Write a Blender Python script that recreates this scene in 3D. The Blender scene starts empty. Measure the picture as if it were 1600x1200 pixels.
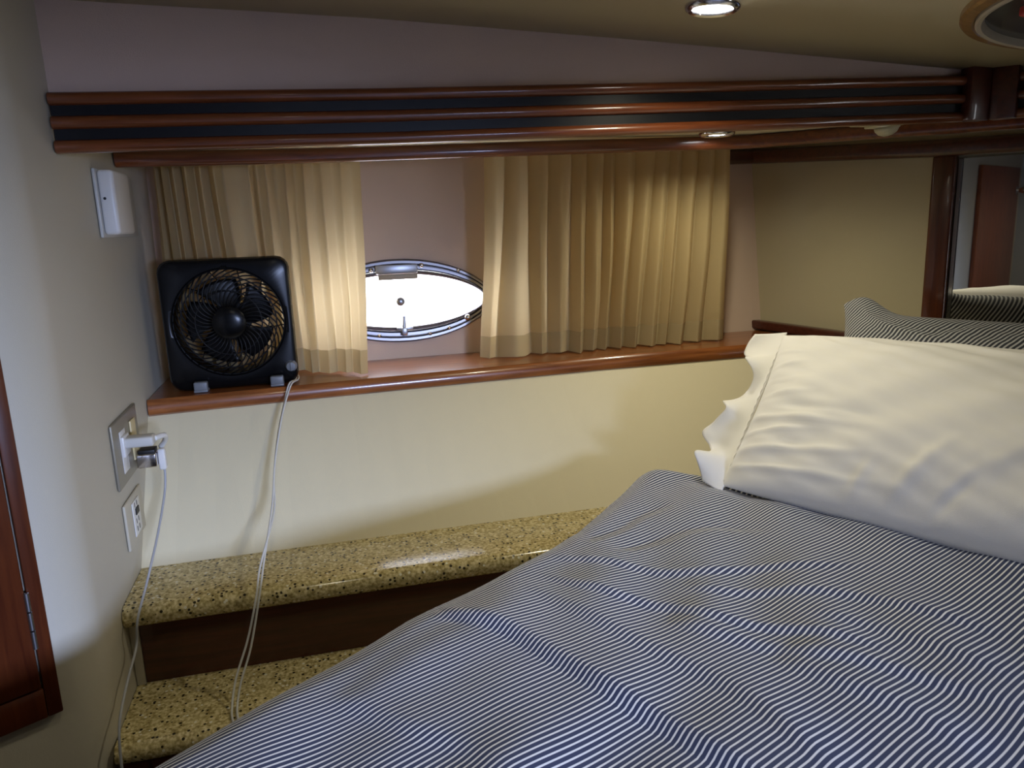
import bpy, bmesh, math, random
import numpy as np
from mathutils import Vector, Matrix
random.seed(7)
sc = bpy.context.scene
C = sc.collection
PI = math.pi

# ------------------------------------------------------------------ camera
F, CXP = 1200.0, 800.0
PITCH, ROLL, YAW = math.radians(12.2075), math.radians(2.0974), math.radians(14)
fw = Vector((math.sin(YAW)*math.cos(PITCH), math.cos(YAW)*math.cos(PITCH), -math.sin(PITCH)))
r0 = Vector((math.cos(YAW), -math.sin(YAW), 0)); u0 = r0.cross(fw)
right = math.cos(ROLL)*r0 - math.sin(ROLL)*u0
up = math.sin(ROLL)*r0 + math.cos(ROLL)*u0
cam = bpy.data.cameras.new('camera'); camo = bpy.data.objects.new('camera', cam); C.objects.link(camo)
cam.sensor_width = 36; cam.lens = 36*F/1600; cam.clip_start = 0.01
camo.matrix_world = Matrix(((right.x, up.x, -fw.x, 0), (right.y, up.y, -fw.y, 0), (right.z, up.z, -fw.z, 0), (0, 0, 0, 1)))
sc.camera = camo

# ------------------------------------------------------------------ world, lights, exposure
w = bpy.data.worlds.new('world'); sc.world = w; w.use_nodes = True
w.node_tree.nodes['Background'].inputs[0].default_value = (0.93, 0.95, 1.0, 1)
w.node_tree.nodes['Background'].inputs[1].default_value = 12.0
sc.view_settings.view_transform = 'Standard'; sc.view_settings.look = 'None'
sc.view_settings.exposure = 0.0; sc.view_settings.gamma = 1.0; sc.view_settings.use_curve_mapping = False

def area(name, loc, target, sx, sy, power, col, spread=180):
    l = bpy.data.lights.new(name, 'AREA'); l.shape = 'RECTANGLE'; l.size = sx; l.size_y = sy
    l.energy = power; l.color = col; l.spread = math.radians(spread)
    o = bpy.data.objects.new(name, l); C.objects.link(o); o.location = loc
    o.rotation_euler = (Vector(target)-Vector(loc)).to_track_quat('-Z', 'Y').to_euler(); return o
def spot(name, loc, power, col, ang=150, blend=.6, rad=.025, target=None):
    l = bpy.data.lights.new(name, 'SPOT'); l.energy = power; l.color = col; l.spot_size = math.radians(ang)
    l.spot_blend = blend; l.shadow_soft_size = rad
    o = bpy.data.objects.new(name, l); C.objects.link(o); o.location = loc
    if target: o.rotation_euler = (Vector(target)-Vector(loc)).to_track_quat('-Z', 'Y').to_euler()
    return o
WARM = (1.0, .91, .66); DAY = (.50, .62, 1.0)
spot('lamp_light_over_bed', (.535, .985, .235), 6.2, WARM, 156, .85)
spot('lamp_light_soffit', (.80, 1.44, .132), 3.6, WARM, 160, .8)
spot('assumed_light_near_step', (-.02, .66, .262), 1.9, WARM, 155, .8)  # unseen lamp, assumed from highlights on the counter and pelmet
spot('fill_light_far_side', (.45, -.45, .235), 1.0, (1, .93, .75), 150, .8)  # unseen fill spot, added to carry general room light
# assumed daylight: unseen area light added in front of the solid opposite wall
area('assumed_opposite_daylight', (.75, -1.45, -.02), (-.16, .9, -.72), .6, .18, 6.0, DAY, 44)
spot('fill_light_aft', (-.95, -.20, .30), 5.0, WARM, 165, .7)  # unseen fill spot, added to brighten the door reflected in the mirror

# ------------------------------------------------------------------ materials
def newmat(name):
    m = bpy.data.materials.new(name); m.use_nodes = True; nt = m.node_tree
    return m, nt, nt.nodes['Principled BSDF']
def mat(name, col, rough=.5, metal=0, coat=0, spec=None, noise=None, bump=None, trans=0, emit=None):
    m, nt, b = newmat(name)
    b.inputs['Base Color'].default_value = (*col, 1); b.inputs['Roughness'].default_value = rough
    b.inputs['Metallic'].default_value = metal; b.inputs['Coat Weight'].default_value = coat
    if coat: b.inputs['Coat Roughness'].default_value = .06
    if spec is not None: b.inputs['Specular IOR Level'].default_value = spec
    if trans: b.inputs['Transmission Weight'].default_value = trans
    if emit: b.inputs['Emission Color'].default_value = (*emit[0], 1); b.inputs['Emission Strength'].default_value = emit[1]
    if noise or bump:
        tc = nt.nodes.new('ShaderNodeTexCoord'); n = nt.nodes.new('ShaderNodeTexNoise'); nt.links.new(tc.outputs['Object'], n.inputs['Vector'])
        n.inputs['Scale'].default_value = (noise or bump)[0]; n.inputs['Detail'].default_value = 4
        if noise:
            mx = nt.nodes.new('ShaderNodeMix'); mx.data_type = 'RGBA'
            mx.inputs[6].default_value = (*[c*(1-noise[1]) for c in col], 1); mx.inputs[7].default_value = (*[min(1, c*(1+noise[1])) for c in col], 1)
            nt.links.new(n.outputs['Fac'], mx.inputs[0]); nt.links.new(mx.outputs[2], b.inputs['Base Color'])
        if bump:
            n2 = nt.nodes.new('ShaderNodeTexNoise'); n2.inputs['Scale'].default_value = bump[0]; nt.links.new(tc.outputs['Object'], n2.inputs['Vector'])
            bp = nt.nodes.new('ShaderNodeBump'); bp.inputs['Strength'].default_value = bump[1]; bp.inputs['Distance'].default_value = .002
            nt.links.new(n2.outputs['Fac'], bp.inputs['Height']); nt.links.new(bp.outputs['Normal'], b.inputs['Normal'])
    return m
def wood(name, c1, c2, rough=.28, axis=(1, 14, 14)):
    m, nt, b = newmat(name)
    tc = nt.nodes.new('ShaderNodeTexCoord'); mp = nt.nodes.new('ShaderNodeMapping'); mp.inputs['Scale'].default_value = axis
    n = nt.nodes.new('ShaderNodeTexNoise'); n.inputs['Scale'].default_value = 9; n.inputs['Detail'].default_value = 6; n.inputs['Distortion'].default_value = .4
    cr = nt.nodes.new('ShaderNodeValToRGB'); cr.color_ramp.elements[0].position = .3; cr.color_ramp.elements[1].position = .72
    cr.color_ramp.elements[0].color = (*c1, 1); cr.color_ramp.elements[1].color = (*c2, 1)
    nt.links.new(tc.outputs['Object'], mp.inputs['Vector']); nt.links.new(mp.outputs['Vector'], n.inputs['Vector'])
    nt.links.new(n.outputs['Fac'], cr.inputs['Fac']); nt.links.new(cr.outputs['Color'], b.inputs['Base Color'])
    b.inputs['Roughness'].default_value = rough; b.inputs['Coat Weight'].default_value = .5; b.inputs['Coat Roughness'].default_value = .08
    return m
M = {}
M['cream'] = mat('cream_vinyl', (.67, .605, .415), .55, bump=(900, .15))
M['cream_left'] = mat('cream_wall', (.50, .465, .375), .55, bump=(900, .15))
M['pink'] = mat('daylight_tinted_hull', (.66, .52, .43), .7, bump=(700, .2))  # window wall: pink cast of daylight is mixed into this base colour
M['upper'] = mat('daylight_tinted_upper', (.62, .47, .385), .7, bump=(700, .2))  # upper walls: daylight's pinkish cast painted into the colour, warmed against blue light
M['olive'] = mat('padded_panel_vinyl', (.47, .42, .28), .6, bump=(700, .2))
M['ceil'] = mat('ceiling_vinyl', (.52, .45, .29), .5, bump=(600, .2))
M['wood'] = wood('varnished_cherry', (.16, .046, .012), (.33, .112, .028))
M['woodv'] = wood('dark_valance_cherry', (.11, .028, .009), (.22, .060, .016))
M['woodz'] = wood('varnished_cherry_upright', (.055, .012, .005), (.105, .026, .008), axis=(14, 14, 1))
M['woodr'] = wood('red_cherry_door', (.20, .045, .016), (.34, .085, .03), .4, axis=(14, 14, 1))
M['wood_dark'] = wood('dark_cherry', (.045, .010, .005), (.085, .018, .009), .35)
M['black_strip'] = mat('dark_recess', (.006, .006, .008), .38, spec=.3)
M['gold'] = mat('curtain_hidden', (.5, .4, .2), .6)
M['chrome'] = mat('chrome', (.72, .70, .72), .16, 1)
M['steel'] = mat('brushed_steel', (.42, .42, .44), .35, 1)
M['greyplastic'] = mat('grey_plastic', (.15, .16, .175), .4)
M['blackgloss'] = mat('black_gloss_plastic', (.003, .003, .0035), .24, spec=.25)
M['blackmatt'] = mat('black_plastic', (.003, .003, .0035), .42, spec=.25)
M['blade'] = mat('smoky_blade_plastic', (.004, .004, .005), .38, spec=.25)
M['white'] = mat('white_plastic', (.72, .71, .68), .35)
M['white2'] = mat('offwhite_plastic', (.55, .54, .50), .4)
M['cordw'] = mat('white_cord', (.60, .60, .58), .45)
M['cordg'] = mat('grey_cord', (.38, .39, .42), .45)
M['plate'] = mat('brushed_beige_plate', (.27, .245, .19), .38, .25)
M['plate2'] = mat('cream_plate', (.50, .46, .36), .45)
M['switch_y'] = mat('cream_switch', (.66, .55, .30), .4)
M['slot'] = mat('black_slot', (.004, .004, .004), .5)
M['shell'] = mat('painted_shell', (.45, .46, .50), .6)
M['floor'] = wood('cabin_sole', (.10, .05, .02), (.2, .1, .05))
M['ringwood'] = wood('yellow_oak_ring', (.22, .11, .025), (.36, .19, .05), .35)
M['beige'] = mat('beige_plastic', (.40, .34, .24), .45)
M['beige_light'] = mat('cream_plastic', (.62, .58, .40), .4)
M['frame_metal'] = mat('polished_frame', (.26, .245, .25), .33, 1)
M['sash_metal'] = mat('sash_metal', (.22, .21, .25), .35, 1)
M['darkglass'] = mat('dark_glass', (.05, .05, .045), .12)
M['red'] = mat('red_plastic', (.45, .03, .02), .4)
M['mattress'] = mat('mattress_ticking', (.55, .54, .5), .8)
M['pillow'] = mat('white_cotton', (.87, .86, .835), .85, bump=(1500, .25))
M['lamp_on'] = mat('lit_lens', (.9, .9, .9), .4, emit=((.95, .97, 1.0), 14))
M['mirror'] = mat('mirror_glass', (.80, .81, .80), .015, 1)
M['mirror_edge'] = mat('mirror_bevel', (.45, .45, .45), .1, 1)

def granite():
    m, nt, b = newmat('speckled_granite')
    tc = nt.nodes.new('ShaderNodeTexCoord')
    def vor(scale): 
        v = nt.nodes.new('ShaderNodeTexVoronoi'); v.inputs['Scale'].default_value = scale; nt.links.new(tc.outputs['Object'], v.inputs['Vector']); return v
    n = nt.nodes.new('ShaderNodeTexNoise'); n.inputs['Scale'].default_value = 210; n.inputs['Detail'].default_value = 5; nt.links.new(tc.outputs['Object'], n.inputs['Vector'])
    cr = nt.nodes.new('ShaderNodeValToRGB'); e = cr.color_ramp.elements
    e[0].position = .33; e[0].color = (.26, .20, .075, 1); e[1].position = .66; e[1].color = (.72, .62, .36, 1)
    x = cr.color_ramp.elements.new(.5); x.color = (.50, .41, .19, 1)
    nt.links.new(n.outputs['Fac'], cr.inputs['Fac'])
    v = vor(150); th = nt.nodes.new('ShaderNodeMath'); th.operation = 'LESS_THAN'
    # dark flecks: small cores of randomly chosen cells
    d = nt.nodes.new('ShaderNodeMath'); d.operation = 'LESS_THAN'; d.inputs[1].default_value = .34; nt.links.new(v.outputs['Distance'], d.inputs[0])
    sep = nt.nodes.new('ShaderNodeSeparateColor'); nt.links.new(v.outputs['Color'], sep.inputs[0])
    th.inputs[1].default_value = .34; nt.links.new(sep.outputs[0], th.inputs[0])
    mu = nt.nodes.new('ShaderNodeMath'); mu.operation = 'MULTIPLY'; nt.links.new(d.outputs[0], mu.inputs[0]); nt.links.new(th.outputs[0], mu.inputs[1])
    m1 = nt.nodes.new('ShaderNodeMix'); m1.data_type = 'RGBA'; m1.inputs[7].default_value = (.035, .028, .014, 1)
    nt.links.new(mu.outputs[0], m1.inputs[0]); nt.links.new(cr.outputs['Color'], m1.inputs[6])
    th2 = nt.nodes.new('ShaderNodeMath'); th2.operation = 'GREATER_THAN'; th2.inputs[1].default_value = .88; nt.links.new(sep.outputs[1], th2.inputs[0])
    mu2 = nt.nodes.new('ShaderNodeMath'); mu2.operation = 'MULTIPLY'; nt.links.new(d.outputs[0], mu2.inputs[0]); nt.links.new(th2.outputs[0], mu2.inputs[1])
    m2 = nt.nodes.new('ShaderNodeMix'); m2.data_type = 'RGBA'; m2.inputs[7].default_value = (.75, .72, .58, 1)
    nt.links.new(mu2.outputs[0], m2.inputs[0]); nt.links.new(m1.outputs[2], m2.inputs[6])
    nt.links.new(m2.outputs[2], b.inputs['Base Color']); b.inputs['Roughness'].default_value = .17
    return m
M['granite'] = granite()

def stripes(name, period, duty, dark, light):
    m, nt, b = newmat(name)
    uv = nt.nodes.new('ShaderNodeUVMap'); uv.uv_map = 'cloth'
    sp = nt.nodes.new('ShaderNodeSeparateXYZ'); nt.links.new(uv.outputs['UV'], sp.inputs[0])
    a = nt.nodes.new('ShaderNodeMath'); a.operation = 'MULTIPLY'; a.inputs[1].default_value = 1/period; nt.links.new(sp.outputs[0], a.inputs[0])
    f = nt.nodes.new('ShaderNodeMath'); f.operation = 'PINGPONG'; f.inputs[1].default_value = .5; nt.links.new(a.outputs[0], f.inputs[0])
    mr = nt.nodes.new('ShaderNodeMapRange'); mr.inputs['From Min'].default_value = duty/2-.05; mr.inputs['From Max'].default_value = duty/2+.05
    nt.links.new(f.outputs[0], mr.inputs['Value'])
    mx = nt.nodes.new('ShaderNodeMix'); mx.data_type = 'RGBA'; mx.inputs[6].default_value = (*light, 1); mx.inputs[7].default_value = (*dark, 1)
    nt.links.new(mr.outputs[0], mx.inputs[0]); nt.links.new(mx.outputs[2], b.inputs['Base Color'])
    b.inputs['Roughness'].default_value = .8; b.inputs['Sheen Weight'].default_value = .1
    return m
M['duvet'] = stripes('navy_pinstripe_cotton', .0059, .32, (.024, .037, .098), (.82, .83, .86))
M['sham'] = stripes('navy_pinstripe_pillow', .0075, .42, (.030, .034, .048), (.55, .56, .57))

def curtain_mat(name, col, tr):
    m, nt, b = newmat(name); out = nt.nodes['Material Output']
    tc = nt.nodes.new('ShaderNodeTexCoord'); n = nt.nodes.new('ShaderNodeTexNoise'); n.inputs['Scale'].default_value = 900
    nt.links.new(tc.outputs['Object'], n.inputs['Vector']); bp = nt.nodes.new('ShaderNodeBump'); bp.inputs['Strength'].default_value = .2; bp.inputs['Distance'].default_value = .001
    nt.links.new(n.outputs['Fac'], bp.inputs['Height']); nt.links.new(bp.outputs['Normal'], b.inputs['Normal'])
    b.inputs['Base Color'].default_value = (*col, 1); b.inputs['Roughness'].default_value = .8
    t = nt.nodes.new('ShaderNodeBsdfTranslucent'); t.inputs[0].default_value = (*tr, 1)
    mx = nt.nodes.new('ShaderNodeMixShader'); mx.inputs[0].default_value = .48
    nt.links.new(b.outputs[0], mx.inputs[1]); nt.links.new(t.outputs[0], mx.inputs[2]); nt.links.new(mx.outputs[0], out.inputs['Surface'])
    return m
M['curtain'] = curtain_mat('beige_curtain_cloth', (.60, .48, .255), (.80, .64, .38))
M['hem'] = curtain_mat('beige_curtain_hem', (.66, .53, .29), (.36, .26, .12))

def glass_mat():
    m, nt, b = newmat('porthole_glass'); out = nt.nodes['Material Output']
    g = nt.nodes.new('ShaderNodeBsdfGlossy'); g.inputs['Roughness'].default_value = .02
    t = nt.nodes.new('ShaderNodeBsdfTransparent'); t.inputs[0].default_value = (.95, .95, 1, 1)
    mx = nt.nodes.new('ShaderNodeMixShader'); mx.inputs[0].default_value = .05
    nt.links.new(t.outputs[0], mx.inputs[1]); nt.links.new(g.outputs[0], mx.inputs[2]); nt.links.new(mx.outputs[0], out.inputs['Surface'])
    return m
M['glass'] = glass_mat()

# ------------------------------------------------------------------ helpers
def link(name, me, m, parent=None, smooth=False):
    o = bpy.data.objects.new(name, me); C.objects.link(o)
    if m: me.materials.append(m)
    if parent: o.parent = parent
    if smooth:
        for p in me.polygons: p.use_smooth = True
    return o
def obj(name, bm, m, parent=None, smooth=False, autos=False):
    bmesh.ops.recalc_face_normals(bm, faces=bm.faces)
    me = bpy.data.meshes.new(name); bm.to_mesh(me); bm.free()
    o = link(name, me, m, parent, smooth or autos)
    if autos:
        try: me.set_sharp_from_angle(angle=math.radians(38))
        except Exception: pass
    return o
def thing(name, label, cat, loc=(0, 0, 0), group=None):
    o = bpy.data.objects.new(name, None); C.objects.link(o); o.location = loc; o.empty_display_size = .02
    o['label'] = label; o['category'] = cat
    if group: o['group'] = group
    bpy.context.view_layer.update(); return o
def tag(o, label, cat, group=None):
    o['label'] = label; o['category'] = cat
    if group: o['group'] = group
    return o
def struct(o): o['kind'] = 'structure'; return o
def rel(o):   # part meshes are built in world space; shift them under their Empty
    o.matrix_parent_inverse = Matrix.Translation(-Vector(o.parent.matrix_world.translation)); return o
def part(name, bm, m, parent, smooth=False, autos=False):
    o = obj(name, bm, m, parent, smooth, autos)
    p = parent
    root = parent
    while root.parent: root = root.parent
    if root is parent: rel(o)
    return o
def box(bm, x0, x1, y0, y1, z0, z1, bev=0, seg=2, mtx=None):
    r = bmesh.ops.create_cube(bm, size=1)
    vs = r['verts']
    for v in vs: v.co = Vector(((x0+x1)/2+v.co.x*(x1-x0), (y0+y1)/2+v.co.y*(y1-y0), (z0+z1)/2+v.co.z*(z1-z0)))
    if bev:
        es = list({e for v in vs for e in v.link_edges})
        r2 = bmesh.ops.bevel(bm, geom=es, offset=bev, segments=seg, affect='EDGES', profile=.5)
        vs = list({v for f in r2['faces'] for v in f.verts} | {v for v in vs if v.is_valid})
    if mtx:
        for v in vs: v.co = mtx @ v.co
    return vs
def frame_m(origin, ex, ey=None, ez=None):
    ex = Vector(ex).normalized(); ez = Vector(ez or (0, 0, 1)); ey = ez.cross(ex).normalized(); ez = ex.cross(ey)
    o = Vector(origin)
    return Matrix(((ex.x, ey.x, ez.x, o.x), (ex.y, ey.y, ez.y, o.y), (ex.z, ey.z, ez.z, o.z), (0, 0, 0, 1)))
def sweep(bm, path, prof, closed_prof=True, caps=True):
    """prof: list of (n, z) offsets; n = horizontal normal (left of travel = -n) offset towards the right of travel."""
    P = [Vector(p) for p in path]; rings = []
    for i, p in enumerate(P):
        a = P[i]-P[i-1] if i else P[1]-P[0]
        b = P[i+1]-P[i] if i < len(P)-1 else P[-1]-P[-2]
        a = Vector((a.x, a.y, 0)).normalized(); b = Vector((b.x, b.y, 0)).normalized()
        t = (a+b).normalized(); nn = Vector((t.y, -t.x, 0)); k = 1/max(.4, t.dot(a))
        rings.append([bm.verts.new(p+nn*(n*k)+Vector((0, 0, z))) for n, z in prof])
    m = len(prof)
    for i in range(len(rings)-1):
        for j in range(m if closed_prof else m-1):
            bm.faces.new((rings[i][j], rings[i][(j+1) % m], rings[i+1][(j+1) % m], rings[i+1][j]))
    if caps and closed_prof: bm.faces.new(rings[0]); bm.faces.new(rings[-1][::-1])
    return rings
def rrect(w, h, r, seg=5, cx=0, cz=0):
    pts = []
    for cxs, czs, a0 in ((1, 1, 0), (-1, 1, 90), (-1, -1, 180), (1, -1, 270)):
        for k in range(seg+1):
            a = math.radians(a0+90*k/seg); pts.append((cx+cxs*(w/2-r)+r*math.cos(a), cz+czs*(h/2-r)+r*math.sin(a)))
    return pts
def smooth_path(pts, n=8):
    P = [Vector(p) for p in pts]; out = []
    for i in range(len(P)-1):
        p0 = P[max(i-1, 0)]; p1 = P[i]; p2 = P[i+1]; p3 = P[min(i+2, len(P)-1)]
        for k in range(n):
            t = k/n
            out.append(.5*((2*p1)+(p2-p0)*t+(2*p0-5*p1+4*p2-p3)*t*t+(3*p1-p0-3*p2+p3)*t**3))
    out.append(P[-1]); return out
def tube(bm, pts, r, seg=10, caps=True):
    P = [Vector(p) for p in pts]; rings = []; prev = None
    for i, p in enumerate(P):
        t = (P[min(i+1, len(P)-1)]-P[max(i-1, 0)]).normalized()
        if prev is None: prev = t.orthogonal().normalized()
        u = (prev-t*prev.dot(t)).normalized(); prev = u; v = t.cross(u)
        rr = r[i] if isinstance(r, (list, tuple)) else r
        rings.append([bm.verts.new(p+(u*math.cos(2*PI*k/seg)+v*math.sin(2*PI*k/seg))*rr) for k in range(seg)])
    for i in range(len(rings)-1):
        for k in range(seg): bm.faces.new((rings[i][k], rings[i][(k+1) % seg], rings[i+1][(k+1) % seg], rings[i+1][k]))
    if caps: bm.faces.new(rings[0][::-1]); bm.faces.new(rings[-1])
def lathe(bm, prof, seg=48, mtx=None):
    """prof (r, h) revolved about local z"""
    rings = []
    for r, h in prof:
        if r < 1e-6: rings.append([bm.verts.new((0, 0, h))])
        else: rings.append([bm.verts.new((r*math.cos(2*PI*k/seg), r*math.sin(2*PI*k/seg), h)) for k in range(seg)])
    for a, b in zip(rings, rings[1:]):
        for k in range(seg):
            k2 = (k+1) % seg
            if len(a) == 1 and len(b) == 1: continue
            if len(a) == 1: bm.faces.new((a[0], b[k], b[k2]))
            elif len(b) == 1: bm.faces.new((a[k], a[k2], b[0]))
            else: bm.faces.new((a[k], a[k2], b[k2], b[k]))
    if mtx:
        for r in rings:
            for v in r: v.co = mtx @ v.co
def grid(bm, fn, nu, nv):
    V = [[bm.verts.new(fn(i/nu, j/nv)) for j in range(nv+1)] for i in range(nu+1)]
    for i in range(nu):
        for j in range(nv): bm.faces.new((V[i][j], V[i+1][j], V[i+1][j+1], V[i][j+1]))
    return V
def lerp_tab(tab, x):
    if x <= tab[0][0]: return tab[0][1]
    for (a, b), (c, d) in zip(tab, tab[1:]):
        if x <= c: return b+(d-b)*(x-a)/(c-a)
    return tab[-1][1]
def solid(o, th, off=-1):
    md = o.modifiers.new('thickness', 'SOLIDIFY'); md.thickness = th; md.offset = off; return o

# ------------------------------------------------------------------ key lines of the cabin
XL = -.32                      # left wall
FLOOR = -1.35
BH = Vector((1.245, 1.353, 0)); BD = Vector((.515, -.857, 0)); BN = Vector((-.857, -.515, 0))   # headboard bulkhead: point, direction, inward normal
COR = Vector((1.10, 1.75, 0))  # corner of hull wall and padded panel
DR = Vector((-.36, .99, 0)); DD = Vector((-.857, -.515, 0)); DN = Vector((.515, -.857, 0))      # door wall: point, direction going aft, inward normal
def ceil_z(x): return lerp_tab([(-3, .40), (-.4, .302), (-.218, .295), (-.047, .290), (.128, .284), (.522, .263), (.868, .242), (1.14, .225), (2.5, .14)], x)
def hull_y(z): return 1.745+.10*(z+.305)

# floor, ceiling, far walls
bm = bmesh.new(); box(bm, -2.6, 2.9, -1.6, 2.0, FLOOR-.05, FLOOR); struct(obj('floor', bm, M['floor']))
bm = bmesh.new()
grid(bm, lambda u, v: Vector((-2.6+5.5*u, -1.6+2.79*v, ceil_z(-2.6+5.5*u))), 110, 2)
o = struct(obj('ceiling', bm, M['ceil'], smooth=True)); solid(o, .02, 1)
bm = bmesh.new(); box(bm, -2.6, 2.9, -1.62, -1.6, FLOOR, .45); struct(obj('wall_opposite', bm, M['shell']))
bm = bmesh.new()
p = DR+DD*1.62; q = p+DN*2.6
m4 = frame_m(p+DD*.03, q-p); box(bm, -.4, 3.0, -.03, .03, FLOOR, .45, mtx=m4); struct(obj('wall_aft', bm, M['shell']))
# curved left wall: straight by the window, round corner, then the door wall
path = [Vector((XL, 1.83, 0)), Vector((XL, 1.5, 0)), Vector((XL, 1.2, 0))]
R = .082; cx = XL-R
y0 = .99+R*math.sin(math.radians(59)); 
for k in range(13):
    a = math.radians(59*k/12); path.append(Vector((XL-R*(1-math.cos(a)), y0-R*math.sin(a), 0)))
path.append(DR+DD*1.75)
bm = bmesh.new(); V = []
for p in path: V.append((bm.verts.new((p.x, p.y, FLOOR)), bm.verts.new((p.x, p.y, .42))))
for a, b in zip(V, V[1:]): bm.faces.new((a[0], b[0], b[1], a[1]))
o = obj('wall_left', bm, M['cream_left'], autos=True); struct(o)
o.data.flip_normals() if False else None
# upper wall above the louvred valance, sloping lower hull panel, padded panel, bulkhead
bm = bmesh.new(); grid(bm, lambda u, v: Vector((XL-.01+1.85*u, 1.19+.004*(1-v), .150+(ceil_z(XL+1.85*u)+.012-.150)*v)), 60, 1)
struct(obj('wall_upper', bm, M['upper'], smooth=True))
bm = bmesh.new()
yt = lambda x: 1.497+.055*min(1, max(0, (x+.32)/.9))**.8
grid(bm, lambda u, v: Vector((XL-.01+1.9*u, (yt(XL+1.9*u)+.014)*(1-v)+1.29*v, -.322-.235*v)), 30, 1)
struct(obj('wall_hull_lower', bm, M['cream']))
def prism(bm, pts, z0, z1):
    a = [bm.verts.new((p[0], p[1], z0)) for p in pts]; b = [bm.verts.new((p[0], p[1], z1)) for p in pts]
    bm.faces.new(a[::-1]); bm.faces.new(b); n = len(pts)
    for i in range(n): bm.faces.new((a[i], a[(i+1) % n], b[(i+1) % n], b[i]))
# soffit behind the valances
bm = bmesh.new()
r1 = Vector((1.185, 1.19, 0))
prism(bm, [(XL-.01, 1.19), (1.185, 1.19), tuple((r1+BD*2.0)[:2]), tuple((BH+BD*2.1)[:2]), (1.26, 1.36), (1.13, 1.84), (XL-.01, 1.84)], .152, .166)
struct(obj('trim_1', bm, M['cream']))
# hull wall with the lens-shaped porthole opening
PC = (.186, -.175)
def lens(u_ang, a, h, e=.62):
    c = math.cos(u_ang); s = math.sin(u_ang)
    u = c if abs(c) < 1 else c
    x = a*math.copysign(abs(c)**.85, c); uu = min(1, abs(x/a)); z = h*max(0, 1-uu*uu)**e*(1 if s >= 0 else -1)
    return x, z
NL = 96
def lens_loop(a, h, dy=0.0, tilt=-.02):
    out = []
    for k in range(NL):
        x, z = lens(2*PI*(k+.5)/NL, a, h)
        xx = PC[0]+x-z*tilt; zz = PC[1]+z+x*tilt
        out.append(Vector((xx, hull_y(zz)+dy, zz)))
    return out
bm = bmesh.new()
inner = lens_loop(.203, .080); x0, x1, z0, z1 = XL-.02, 2.6, FLOOR, .45
outer = []
for p in inner:
    d = Vector((p.x-PC[0], 0, p.z-PC[1])); d.z *= 1.0
    ts = []
    if d.x > 1e-9: ts.append((x1-PC[0])/d.x)
    if d.x < -1e-9: ts.append((x0-PC[0])/d.x)
    if d.z > 1e-9: ts.append((z1-PC[1])/d.z)
    if d.z < -1e-9: ts.append((z0-PC[1])/d.z)
    t = min(ts); q = Vector((PC[0]+d.x*t, 0, PC[1]+d.z*t)); q.y = hull_y(q.z); outer.append(q)
corn = []
vi = [bm.verts.new(p) for p in inner]; vo = [bm.verts.new(p) for p in outer]
def side(q):
    if abs(q.x-x1) < 1e-5: return 'R'
    if abs(q.x-x0) < 1e-5: return 'L'
    return 'T' if q.z > 0 else 'B'
cc = {frozenset('RT'): (x1, z1), frozenset('LT'): (x0, z1), frozenset('LB'): (x0, z0), frozenset('RB'): (x1, z0)}
for k in range(NL):
    k2 = (k+1) % NL; a, b = side(outer[k]), side(outer[k2])
    if a != b and frozenset((a, b)) in cc:
        cx_, cz_ = cc[frozenset((a, b))]; v = bm.verts.new((cx_, hull_y(cz_), cz_))
        bm.faces.new((vi[k], vo[k], v, vo[k2], vi[k2]))
    else: bm.faces.new((vi[k], vo[k], vo[k2], vi[k2]))
struct(obj('wall_hull', bm, M['pink']))
# padded side panel beside the headboard, and the headboard bulkhead
bm = bmesh.new(); L = (BH-COR).length
m4 = frame_m(COR+Vector((.0, .0, 0)), BH-COR); box(bm, -.06, L+.0, .0, .02, FLOOR, .2, mtx=m4)
struct(obj('wall_right', bm, M['olive']))
bm = bmesh.new(); m4 = frame_m(BH, BD); box(bm, -.01, 3.5, 0, .03, FLOOR, .45, mtx=m4)
struct(obj('wall_headboard', bm, M['olive']))
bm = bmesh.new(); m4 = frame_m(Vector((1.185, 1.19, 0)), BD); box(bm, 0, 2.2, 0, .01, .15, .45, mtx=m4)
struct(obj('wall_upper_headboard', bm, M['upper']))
# ledge trim along the padded panel
bm = bmesh.new(); m4 = frame_m(COR, BH-COR); box(bm, -.015, L+.02, -.024, .0, -.300, -.2785, .004, mtx=m4)
for v in bm.verts: v.co.z -= .020*min(1, max(0, (1.75-v.co.y)/.4))*.5
struct(obj('trim_2', bm, M['wood_dark']))

# porthole window
win = bpy.data.objects.new('window_1', None); C.objects.link(win); win.location = (PC[0], hull_y(PC[1]), PC[1]); win['kind'] = 'structure'
bpy.context.view_layer.update()
def ring_mesh(loops):
    bm = bmesh.new(); vs = [[bm.verts.new(p) for p in l] for l in loops]
    for a, b in zip(vs, vs[1:]):
        for k in range(NL): bm.faces.new((a[k], a[(k+1) % NL], b[(k+1) % NL], b[k]))
    return bm
fr = ring_mesh([lens_loop(.217, .0935, .0), lens_loop(.2165, .093, -.006), lens_loop(.2135, .0895, -.0095), lens_loop(.209, .084, -.0095), lens_loop(.2075, .0815, -.0055),
                lens_loop(.206, .0795, -.0050), lens_loop(.2055, .0785, -.0085), lens_loop(.202, .072, -.0085), lens_loop(.2010, .070, -.0040), lens_loop(.200, .0685, -.003), lens_loop(.200, .068, .01)])
f = part('window_frame', fr, M['frame_metal'], win, autos=True)
sash = ring_mesh([lens_loop(.2000, .0683, -.002), lens_loop(.1995, .0675, -.006), lens_loop(.1975, .0635, -.007), lens_loop(.1955, .0595, -.005), lens_loop(.195, .0585, -.001), lens_loop(.195, .0585, .003), lens_loop(.200, .067, .004)])
part('sash', sash, M['sash_metal'], win, autos=True)
bm = bmesh.new(); l = [bm.verts.new(p) for p in lens_loop(.196, .0595, .001)]
bm.faces.new(l); part('pane', bm, M['glass'], win)
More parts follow.
